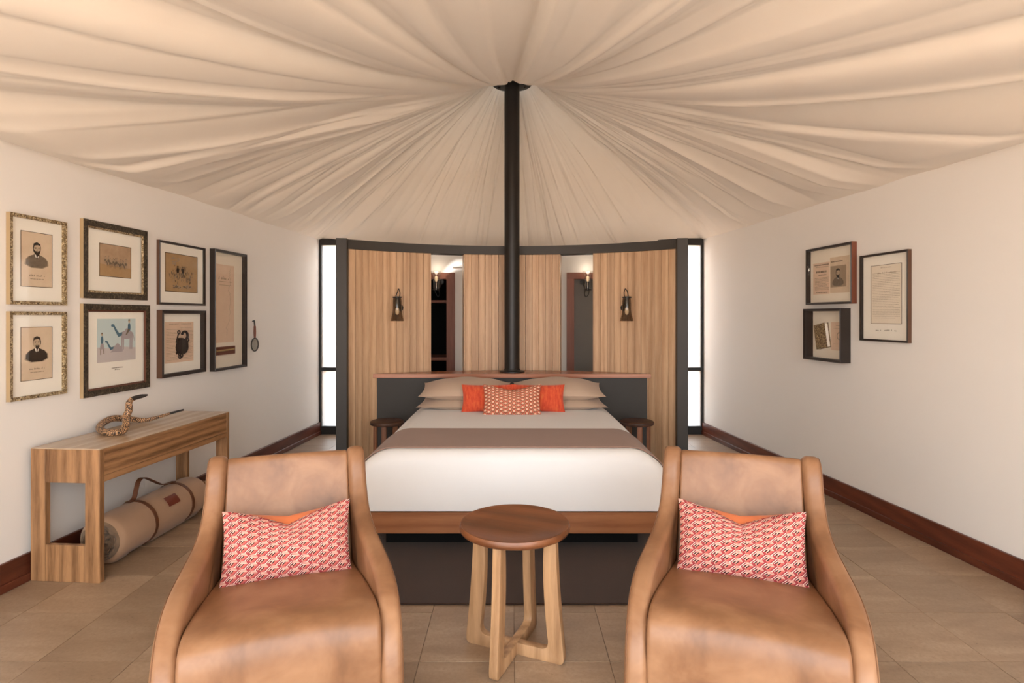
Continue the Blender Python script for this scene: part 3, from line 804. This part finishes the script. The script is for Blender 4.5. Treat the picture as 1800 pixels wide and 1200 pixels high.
# canvas bedroll under the table
br = thing('canvas_bedroll', 'rolled canvas swag with leather straps under the console table', 'bedroll', (-2.395, 3.34, 0), dg(-2.0))
RB = .138; LB = .90
mb = MB(); N_ = 48; rings = []
ys = [(0.0, .52), (.004, .80), (.015, .94), (.035, .99)] + [(y, 1) for y in np.linspace(.06, LB-.06, 26)] + [(LB-.03, .985), (LB-.01, .93), (LB, .8)]
for y, s in ys:
    for i in range(N_):
        a = 2*PI*i/N_; r = RB*s*(1+.012*math.sin(3*a+y*7)+.008*math.sin(5*a-y*11))
        z = RB+r*math.sin(a); z = max(z, .004) if z > .02 else .004+(z-.004)*.2 if z > .004 else .004
        mb.v.append((r*math.cos(a), y, z))
K_ = len(ys)
mb.f = [(k*N_+i, k*N_+(i+1) % N_, (k+1)*N_+(i+1) % N_, (k+1)*N_+i) for k in range(K_-1) for i in range(N_)] + [tuple(range((K_-1)*N_, K_*N_))]
mb.m = [0]*len(mb.f); mb.build('roll', m_canvas, br, 60)
# crumpled gathered end
mb = MB(); rg = np.random.default_rng(3); NE = 72; rr_ = np.linspace(.04, 1, 16)
ph = rg.uniform(0, 6, 16)
for j, q in enumerate(rr_):
    for i in range(NE):
        a = 2*PI*i/NE+.35*math.sin(q*9+ph[j % 3])*q
        yy = -.012-.030*(1-q)*math.cos(q*5)+.016*math.sin(a*9+q*14)*math.sin(q*PI)+.011*math.sin(a*5-q*22)*math.sin(q*PI)
        if j == len(rr_)-1: yy = .006
        mb.v.append((RB*.83*q*math.cos(a), yy, RB+RB*.83*q*math.sin(a)))
mb.f = [(k*NE+i, (k+1)*NE+i, (k+1)*NE+(i+1) % NE, k*NE+(i+1) % NE) for k in range(15) for i in range(NE)] + [tuple(range(NE))]
mb.m = [0]*len(mb.f); mb.build('gathered_end', m_canvas2, br, 60)
def ringband(y, w_):
    pth = [((RB+.003)*math.cos(2*PI*i/48), y, max(.004, RB+(RB+.003)*math.sin(2*PI*i/48))) for i in range(49)]
    s_ = MB().band(pth, (0, 1, 0), w_, .005).build('strap', m_strap, br, 40); return s_
for y in (.30, .69):
    st_ = ringband(y, .026)
    MB().tube([(-.045+.018*math.cos(q), y-.0+.020*math.sin(q), 2*RB-.004) for q in np.linspace(0, 2*PI, 16)[:-1]], .0028, 6, closed=True).build('buckle', m_brass, st_)
hp = spline([(-.02, .25, 2*RB+.006), (-.02, .31, 2*RB+.012), (-.02, .335, 2*RB+.07), (-.02, .36, 2*RB+.115), (-.02, .41, 2*RB+.118), (-.02, .50, 2*RB+.07), (-.02, .60, 2*RB+.018), (-.02, .72, 2*RB+.005)], 6)
MB().band(hp, (1, 0, 0), .030, .005).build('handle', m_strap, br, 40)
pa = []
mb = MB()
for i in range(7):
    for j in range(2):
        a = dg(52-28*i/6); mb.v.append(((RB+.004)*math.cos(a), .44+.12*j, RB+(RB+.004)*math.sin(a)))
mb.f = [(i*2, i*2+1, i*2+3, i*2+2) for i in range(6)]; mb.m = [0]*6; mb.build('patch', m_patch, br, 40)

# ------------------------------------------------------------------ pictures
LROT = math.atan2(1, .079); RROT = -math.atan2(1, .097)
def ell(cx, cz, a, b, n=24, t0=0, t1=2*PI): return [(cx+a*math.cos(t0+(t1-t0)*i/n), cz+b*math.sin(t0+(t1-t0)*i/n)) for i in range(n)]
def picture(name, label, wall, D0, D1, z0, z1, depth, fw, mats, group=None, mat_m=None, lip=None, matd=.006, frontd=None):
    """framed picture on a side wall; local x runs image-right, z up, -y into the room"""
    fn, rot = (lx, LROT) if wall == 'l' else (rx, RROT)
    k = (2.918-depth)/2.918 if wall == 'l' else (3.027-depth)/3.027
    D0, D1 = D0*k, D1*k; z0, z1 = 1.45+(z0-1.45)*k, 1.45+(z1-1.45)*k
    Dm = (D0+D1)/2; wd_ = abs(D1-D0)*math.sqrt(1+(.079 if wall == 'l' else .097)**2); h_ = z1-z0
    t = thing(name, label, 'picture', (fn(Dm), Dm, z0), rot, group)
    t.location.x += (.0015 if wall == 'l' else -.0015)
    a = wd_/2
    # mitred frame of four sides with an inner face
    m = MB(); O = [(-a, 0), (a, 0), (a, h_), (-a, h_)]; I_ = [(-a+fw, fw), (a-fw, fw), (a-fw, h_-fw), (-a+fw, h_-fw)]
    for i in range(4):
        j = (i+1) % 4
        v = [(O[i][0], 0, O[i][1]), (O[j][0], 0, O[j][1]), (O[j][0], -depth, O[j][1]), (O[i][0], -depth, O[i][1]),
             (I_[i][0], 0, I_[i][1]), (I_[j][0], 0, I_[j][1]), (I_[j][0], -depth+.003, I_[j][1]), (I_[i][0], -depth+.003, I_[i][1])]
        m.add(v, [(0, 1, 2, 3)], 1); m.add(v, [(3, 2, 6, 7)], 0); m.add(v, [(7, 6, 5, 4), (4, 5, 1, 0)], 2); 
    fr = m.build('frame', mats, t, 20)
    if lip:
        l = MB(); b = fw; c = fw+lip[0]; y = -depth*.6
        o_ = [(-a+b, b), (a-b, b), (a-b, h_-b), (-a+b, h_-b)]; i_ = [(-a+c, c), (a-c, c), (a-c, h_-c), (-a+c, h_-c)]
        for i in range(4):
            j = (i+1) % 4; l.add([(o_[i][0], -depth+.002, o_[i][1]), (o_[j][0], -depth+.002, o_[j][1]), (i_[j][0], y, i_[j][1]), (i_[i][0], y, i_[i][1])], [(0, 1, 2, 3)])
        l.build('lip', lip[1], fr, 20)
    box(-a+fw-.002, a-fw+.002, -matd, -.001, fw-.002, h_-fw+.002).build('mat', mat_m or m_mat, t, 0)
    gy = -depth*.8 if not lip else -depth*.55
    box(-a+fw, a-fw, gy-.001, gy, fw, h_-fw).build('glass', m_pglass, t, 0)

    return t, a, h_, matd
def sheet(t, x0, x1, z0, z1, y, m, name='print', line=None):
    o = box(x0, x1, -y-.001, -y, z0, z1).build(name, m, t, 0)
    if line:
        lw, lm = line; mb_ = MB()
        for q in ((x0-lw, x1+lw, z1, z1+lw), (x0-lw, x1+lw, z0-lw, z0), (x0-lw, x0, z0, z1), (x1, x1+lw, z0, z1)): mb_.box(q[0], q[1], -y-.0016, -y+.0004, q[2], q[3])
        mb_.build('fillet', lm, o, 0)
    return o
def drawing(par, name, shapes, mats, y):
    """flat printed shapes in layers a tenth of a millimetre apart"""
    m = MB()
    st_ = min(.00012, .0012/len(shapes))
    for i, (pts, mi) in enumerate(shapes): m.flat(pts, lambda p, q=y+.0014+st_*i: (p[0], -q, p[1]), mi)
    o = m.build(name, mats, par, 0)
    if 'text' in name or name in ('signature', 'caption', 'map_lines', 'riders', 'figures'): o['kind'] = 'stuff'
    return o
def lines(x0, x1, zs, h_, rnd_, gap=.0):
    s = []
    for z in zs:
        x = x0+rnd_.uniform(0, gap)
        e = x1-rnd_.uniform(0, .25)*(x1-x0)*rnd_.choice((0, 0, 1))
        while x < e:
            w_ = rnd_.uniform(.004, .016); s.append(([(x, z), (min(x+w_, e), z), (min(x+w_, e), z+h_), (x, z+h_)], 0)); x += w_+rnd_.uniform(.002, .004)
    return s
rl = random.Random(5)
def script(x0, x1, z, h_, n):
    """unreadable handwriting: a row of small slanted strokes"""
    s = []
    for i in range(n):
        x = x0+(x1-x0)*i/n; hh = h_*rl.uniform(.4, 1)
        if rl.random() < .14: continue
        s.append(([(x, z), (x+h_*.25, z), (x+h_*.25+hh*.4, z+hh), (x+hh*.4, z+hh)], 0))
        s.append(([(x+.1*h_, z), (x+(x1-x0)/n, z+hh*.3), (x+(x1-x0)/n, z+hh*.45), (x+.1*h_, z+h_*.2)], 0))
    return s
def portrait(cx, cz, s, beard, coat, facing=1):
    """bust: shoulders, shirt, head, hair, beard; s = head height"""
    hw = .38*s
    sh = [(cx-1.25*s, cz-1.5*s), (cx-1.2*s, cz-1.05*s), (cx-.85*s, cz-.72*s), (cx-.3*s, cz-.52*s), (cx+.3*s, cz-.52*s), (cx+.85*s, cz-.74*s), (cx+1.2*s, cz-1.1*s), (cx+1.22*s, cz-1.5*s), (cx+.6*s, cz-1.78*s), (cx-.6*s, cz-1.78*s)]
    out_ = [(sh, 3), ([(cx+(x-cx)*.9, cz+(z-cz)*.97) for x, z in sh], coat)]
    out_ += [([(cx-.2*s, cz-.35*s), (cx+.2*s, cz-.35*s), (cx+.16*s, cz-.7*s), (cx, cz-.95*s), (cx-.16*s, cz-.7*s)], 4)]
    out_ += [([(cx-.07*s, cz-.6*s), (cx+.07*s, cz-.6*s), (cx+.05*s, cz-.95*s), (cx-.05*s, cz-.95*s)], 1)]
    out_ += [(ell(cx, cz+.06*s, hw*1.1, .56*s), 1), (ell(cx+.03*s*facing, cz-.02*s, hw*.93, .5*s), 2)]
    out_ += [([(cx-hw*1.05, cz+.12*s), (cx-hw*.9, cz+.5*s), (cx, cz+.64*s), (cx+hw*.95, cz+.48*s), (cx+hw*1.0, cz+.15*s), (cx+hw*.75, cz+.33*s), (cx+.1*s, cz+.38*s), (cx-hw*.7, cz+.3*s)], 1)]
    for e in (-.16, .18): out_ += [(ell(cx+e*s+.02*s*facing, cz+.06*s, .075*s, .035*s, 10), 1), ([(cx+e*s-.09*s, cz+.13*s), (cx+e*s+.11*s, cz+.13*s), (cx+e*s+.11*s, cz+.16*s), (cx+e*s-.09*s, cz+.15*s)], 1)]
    out_ += [([(cx+.0*s, cz+.06*s), (cx+.06*s*facing, cz-.14*s), (cx-.02*s, cz-.15*s)], 0)]
    if beard == 2: out_ += [([(cx-hw*.9, cz-.05*s), (cx-.2*s, cz-.2*s), (cx+.2*s, cz-.2*s), (cx+hw*.92, cz-.05*s), (cx+hw*.75, cz-.42*s), (cx+.05*s, cz-.72*s), (cx-hw*.7, cz-.42*s)], 1)]
    else: out_ += [([(cx-.17*s, cz-.2*s), (cx+.2*s, cz-.2*s), (cx+.17*s, cz-.5*s), (cx+.02*s, cz-.66*s), (cx-.13*s, cz-.5*s)], 1)]
    out_ += [([(cx-.08*s, cz-.255*s), (cx+.11*s, cz-.255*s), (cx+.09*s, cz-.285*s), (cx-.06*s, cz-.285*s)], 2)]
    return out_
PM = [m_ink, m_ink2, m_skin, m_ink3, m_mat]
GG = 'frames on the console-table wall'
# 1, 2: gold carved portraits
for nm, lab, z0, z1, bd_, ct_ in (('portrait_picture', 'gold carved frame with bearded man portrait, upper of the two gold frames', 1.512, 2.005, 2, 0),
                            ('portrait_picture', 'gold carved frame with portrait of man in dark jacket, lower gold frame', .990, 1.474, 1, 1)):
    t, a, h_, md = picture(nm, lab, 'l', 3.064, 3.421, z0, z1, .024, .019, [m_gold, m_goldside, m_gold], GG)
    s = sheet(t, -.098, .092, .102, h_-.088, md, m_paper, 'print', (.003, m_line))
    sh = portrait(-.004, .102+(h_-.19)*.70, .060, bd_, ct_, 1 if bd_ == 2 else -1)
    drawing(s, 'portrait', sh, PM, md)
    drawing(s, 'signature', script(-.05, .045, .158, .012, 14)+lines(-.045, .04, (.142,), .003, rl), [m_ink], md)
# 3: dark frame, small desert procession
t, a, h_, md = picture('scene_picture', 'broad dark mottled frame around a small brown scene of riders', 'l', 3.537, 4.092, 1.560, 2.051, .024, .038, [m_bronze, m_goldside, m_bronze], GG, None, (.012, m_gold))
s = sheet(t, -.13, .135, .148, h_-.135, md, m_sepia, 'print', (.004, m_line))
shp = [([(-.13, .15), (.135, .15), (.135, .21), (-.13, .225)], 1)]
for i in range(17):
    x = -.088+.0112*i+rl.uniform(-.005, .005); z = .222-.0012*i+rl.uniform(-.008, .012); q = rl.uniform(.7, 1.15)
    shp += [(ell(x, z+.02*q, .008*q, .0085*q, 10), 0), (ell(x, z+.036*q, .0042*q, .009*q, 10), 2), (ell(x+.001, z+.048*q, .003*q, .003*q, 8), 0)]
    for e in (-.006, .002, .006): shp.append(([(x+e*q, z+.015*q), (x+e*q+.002, z+.015*q), (x+e*q+.0025, z-.006*q), (x+e*q+.001, z-.006*q)], 0))
drawing(s, 'riders', shp, [m_ink, m_ochre, m_ink3], md)
# 4: dark frame, camels
t, a, h_, md = picture('camel_picture', 'broad dark mottled frame around pale blue camel picture', 'l', 3.537, 4.117, .942, 1.526, .024, .038, [m_bronze, m_goldside, m_bronze], GG, None, (.012, m_lip))
zb_, zt_ = .205, .485
s = sheet(t, -.165, .168, zb_, zt_, md, m_sky, 'print')
g0 = zb_+.095
def camel(cx, cz, k, sit=False):
    o = [(ell(cx, cz, .052*k, .026*k, 18), 2), (ell(cx+.005*k, cz+.022*k, .022*k, .018*k, 12), 2)]
    o += [([(cx-.042*k, cz-.004*k), (cx-.068*k, cz-.012*k), (cx-.092*k, cz+.022*k), (cx-.108*k, cz+.052*k), (cx-.098*k, cz+.058*k), (cx-.078*k, cz+.030*k), (cx-.062*k, cz+.012*k), (cx-.035*k, cz+.016*k)], 1)]
    o += [([(cx-.124*k, cz+.052*k), (cx-.120*k, cz+.066*k), (cx-.098*k, cz+.062*k), (cx-.096*k, cz+.046*k)], 1)]
    if not sit:
        for e in (-.040, -.028, .026, .040): o.append(([(cx+e*k-.005*k, cz-.01*k), (cx+e*k+.006*k, cz-.01*k), (cx+e*k+.0035*k, cz-.088*k), (cx+e*k-.006*k, cz-.088*k)], 2))
        o.append(([(cx+.05*k, cz+.01*k), (cx+.064*k, cz-.04*k), (cx+.061*k, cz-.042*k), (cx+.046*k, cz)], 2))
    else:
        o.append(([(cx-.05*k, cz-.012*k), (cx+.062*k, cz-.012*k), (cx+.058*k, cz-.03*k), (cx-.07*k, cz-.03*k)], 2))
    return o
shp = [([(-.165, zb_), (.168, zb_), (.168, g0-.012), (.04, g0), (-.08, g0-.006), (-.165, g0+.004)], 0)]
shp += camel(.088, zb_+.172, 1.12)
shp += [(ell(.108, zb_+.222, .013, .03, 12), 1), ([(.096, zb_+.21), (.118, zb_+.21), (.088, zb_+.172), (.076, zb_+.172)], 3), (ell(.108, zb_+.262, .009, .012, 12), 4), (ell(.108, zb_+.271, .0095, .006, 10), 3)]
shp += camel(.0, zb_+.085, .82, True)
shp += [(ell(-.126, zb_+.142, .011, .028, 12), 1), (ell(-.126, zb_+.180, .007, .009, 10), 4), (ell(-.126, zb_+.187, .0075, .004, 10), 3), ([(-.136, zb_+.122), (-.114, zb_+.122), (-.106, zb_+.085), (-.146, zb_+.085)], 2), ([(-.14, zb_+.085), (-.134, zb_+.085), (-.134, zb_+.05), (-.14, zb_+.05)], 3), ([(-.116, zb_+.085), (-.11, zb_+.085), (-.108, zb_+.055), (-.114, zb_+.055)], 3)]
drawing(s, 'camels', shp, [m_grnd, m_blue, m_lilac, m_ink, m_skin], md)
drawing(s, 'caption', lines(-.045, .05, (.160,), .005, rl)+lines(-.02, .025, (.148,), .004, rl), [m_ink], md)
# 5: thin frame, bush scene
t, a, h_, md = picture('scene_picture', 'thin dark frame around a square ochre sketch of figures in bush', 'l', 4.212, 4.767, 1.534, 2.009, .022, .016, [m_fdark, m_fbrown, m_fdark], GG)
s = sheet(t, -.19, .185, .105, h_-.085, md, m_ochre, 'print', (.005, m_line))
shp = []
for i in range(150):
    x = rl.gauss(0, .075); z = .215+rl.gauss(0, .030)+(.02 if abs(x) < .05 else 0); q = rl.uniform(.005, .014)
    if abs(x) > .16: continue
    shp.append(([(x, z), (x+q*.5, z+q*.2), (x+q*.7, z+q*1.6), (x+q*.2, z+q*1.9)], rl.choice((0, 0, 1, 2))))
for x in (-.06, -.045, .0, .015):
    shp += [(ell(x, .265, .008, .022, 10), 1), (ell(x, .293, .005, .006, 8), 1)]
for i in range(26):
    x = rl.uniform(-.12, -.04); z = rl.uniform(.31, .36); shp.append((ell(x, z, rl.uniform(.006, .014), rl.uniform(.003, .006), 8), 2))
for i in range(40):
    x = rl.uniform(-.10, .13); z = rl.uniform(.13, .155); shp.append((ell(x, z, rl.uniform(.006, .014), rl.uniform(.003, .006), 8), rl.choice((0, 2))))
drawing(s, 'figures', shp, [m_ink, m_ink2, m_ink3], md)
# 6: shadow box with padlock and keys
t, a, h_, md = picture('padlock_shadow_box', 'dark shadow box holding a rusty padlock and keys', 'l', 4.242, 4.776, .988, 1.493, .042, .026, [m_fdark, m_fbrown, m_fdark], GG)
s = sheet(t, -.185, .150, .100, .410, md, m_paperp, 'print')
drawing(s, 'print_text', lines(-.17, -.04, [.12+.011*i for i in range(22)], .0025, rl)+lines(-.01, .14, [.12+.011*i for i in range(23)], .0025, rl)+lines(-.14, -.03, (.39,), .006, rl)+lines(0, .12, (.39,), .006, rl), [m_ink3], md)
lk = MB(); cx, cz = -.005, .225
body_ = [(cx+.062*math.cos(q), cz-.01+.055*math.sin(q)) for q in np.linspace(PI, 2*PI, 14)] + [(cx+.055, cz+.03), (cx+.03, cz+.055), (cx+.015, cz+.045), (cx, cz+.06), (cx-.03, cz+.062), (cx-.045, cz+.045)]
lk.prism([(x, z) for x, z in body_], 0, .022, 0, lambda p: (p[0], -md-.001-p[2], p[1]))
hook = [(cx+.045, -md-.012, cz+.04)] + [(cx+.032+.034*math.cos(q), -md-.012, cz+.075+.034*math.sin(q)) for q in np.linspace(-.3, 2.8, 10)]
lk.tube(hook, .009, 10)
pk_ = lk.build('padlock', m_rustiron, s, 40)
def key(x, z, ang, ln):
    k = MB(); c, s_ = math.cos(ang), math.sin(ang); y = -md-.006
    k.tube([(x+.013*math.cos(q), y, z+.013*math.sin(q)) for q in np.linspace(0, 2*PI, 14)[:-1]], .0042, 6, closed=True)
    k.tube([(x+.013*c, y, z+.013*s_), (x+ln*c, y, z+ln*s_)], .0045, 8)
    ex, ez = x+ln*c, z+ln*s_
    k.prism([(ex-s_*.0, ez), (ex-s_*.018, ez+c*.018), (ex-s_*.018-c*.014, ez+c*.018-s_*.014), (ex-c*.014, ez-s_*.014)], 0, .005, 0, lambda p: (p[0], y+.002-p[2], p[1]))
    k.build('key', m_rustiron, s, 40)
key(-.035, .330, dg(-112), .085); key(.072, .268, dg(-104), .085); key(-.002, .150, dg(50), .06); key(-.022, .140, dg(128), .055)
# 7: tall document frame
t, a, h_, md = picture('tall_document_picture', 'tall narrow dark frame with a faded map and brass rule', 'l', 4.897, 5.405, .975, 2.025, .046, .020, [m_fdark, m_fdark, m_fdark], GG, m_mat2)
s = sheet(t, -.24, .10, .235, h_-.12, md, m_paperp, 'print')
shp = []
x = -.02
for i in range(60):
    z = .30+.010*i; x += rl.uniform(-.012, .012); x = max(-.09, min(.06, x)); shp.append(([(x, z), (x+.004, z), (x+.006, z+.008), (x+.002, z+.008)], 0))
shp += lines(-.13, .06, (h_-.27, h_-.30), .004, rl)+script(-.14, .02, h_-.25, .03, 8)
drawing(s, 'map_lines', shp, [m_ink3], md)
r_ = box(-.235, .105, -md-.010, -md-.001, .13, .20).build('mount', m_fred, t, 0)
MB().tube([(-.20, -md-.016, .165), (.075, -md-.016, .172)], .008, 8).build('rule', m_brass, r_)
# magnifying glass hanging beside the tall frame
mg = thing('magnifying_glass', 'round magnifying glass with wooden handle hanging beside the tall frame', 'magnifying glass', (lx(5.50)+.022, 5.50, 1.115), LROT)
MB().tube([(.062*math.cos(q), 0, .06+.062*math.sin(q)) for q in np.linspace(0, 2*PI, 33)[:-1]], .0055, 8, closed=True).build('rim', m_iron, mg, 60)
lens = MB().lathe([(.058, -.002), (.058, .002)], seg=32).build('lens', m_clear, mg); lens.location = (0, 0, .06); lens.rotation_euler = (PI/2, 0, 0)
MB().lathe([(.007, .12), (.010, .14), (.012, .18), (.010, .235), (.007, .24)], seg=14).build('handle', m_fred, mg)
MB().tube(spline([(0, 0, .24), (-.006, 0, .27), (-.008, .005, .295)], 5), .007, 8).build('hanger', m_black, mg)
MB().tube([(-.008, 0.002, .285), (-.008, .0215, .285)], .004, 8).build('nail', m_iron, mg)
# right wall
GR = 'frames on the wall opposite the console table'
t, a, h_, md = picture('newspaper_picture', 'brown frame with an old newspaper page and portrait engraving', 'r', 4.98, 4.402, 1.545, 2.020, .042, .017, [m_fdark, m_fred, m_fdark], GR, m_mat2)
s = sheet(t, -.235, -.02, .085, .345, md, m_paperp, 'news_page')
drawing(s, 'print_text', lines(-.215, -.03, (.322,), .009, rl)+lines(-.20, -.035, (.308,), .003, rl)+lines(-.195, -.035, (.262,), .016, rl)+lines(-.165, -.055, (.240,), .007, rl)+lines(-.21, -.03, [.12+.009*i for i in range(12)], .0025, rl)+lines(-.19, -.045, (.098,), .006, rl), [m_ink], md)
s = sheet(t, -.015, .215, .09, .375, md, m_paper, 'engraving_page')
drawing(s, 'print_text', lines(-.005, .155, (.335,), .007, rl), [m_ink2], md)
bx0, bx1, bz0, bz1 = -.010, .178, .135, .305
sh = [([(bx0, bz0), (bx1, bz0), (bx1, bz1), (bx0, bz1)], 3)] + portrait(.082, .245, .060, 2, 0)[1:]
drawing(s, 'portrait', sh, PM, md)
t, a, h_, md = picture('book_shadow_box', 'deep dark shadow box with an old gilt book inside', 'r', 5.02, 4.53, 1.076, 1.510, .082, .020, [m_fdark, m_fdark, m_fdark], GR, m_mat2)
s = sheet(t, .015, .215, .09, .315, md, m_paperp, 'bookplate')
drawing(s, 'print_text', [(ell(.115, .205, .026, .03, 20), 0), (ell(.115, .205, .019, .023, 20), 1)]+lines(.08, .15, (.285,), .004, rl)+lines(.05, .18, (.262, .14), .0025, rl), [m_ink3, m_paperp], md)
bk_ = thing('old_book', 'small worn brown book with gilt cover inside the deep shadow box', 'book'); bk_.parent = None
c_ = t.location; cr, sr = math.cos(RROT), math.sin(RROT)
lxx, lyy, lzz = -.062, -md-.001, .20
bk_.location = (c_.x+cr*lxx-sr*lyy, c_.y+sr*lxx+cr*lyy, c_.z+lzz); bk_.rotation_euler = (0, dg(-11)*-1*-1, RROT)
def mk_book():
    g = G('gilt_cover'); n = g.noise(g.coord('Object', (1, 1, 1)), 70, 3, .6, 2.5)
    return g.fin(g.ramp(n, [(.4, lin((70, 48, 30))), (.52, lin((120, 90, 58))), (.60, lin((216, 192, 146)))]), .55, .4, .1)
m_book = mk_book()
box(-.073, .065, -.036, -.031, -.10, .10).build('cover', m_book, bk_, 0, .002); box(-.073, .065, -.005, 0, -.10, .10).build('cover', m_book, bk_, 0)
box(-.068, .060, -.0305, -.0055, -.095, .095).build('pages', m_mat, bk_, 0); box(-.078, -.0735, -.036, 0, -.10, .10).build('spine', m_book, bk_, 0, .002)
t, a, h_, md = picture('letter_picture', 'slim brown frame with a long handwritten letter on cream mat', 'r', 4.315, 3.853, 1.267, 1.898, .028, .014, [m_fdark, m_fbrown, m_fdark], GR, m_mat)
s = sheet(t, -.135, .150, .128, h_-.085, md, m_mat2, 'print', (.003, m_line))
zs = [.165+.0118*i for i in range(28)]
drawing(s, 'letter_text', lines(-.118, .138, zs, .0022, rl)+script(-.09, .115, h_-.145, .012, 22)+lines(-.04, .06, (h_-.105,), .003, rl), [m_ink3], md)
drawing(s, 'signature', script(-.10, .11, .075, .013, 20), [m_ink], md)
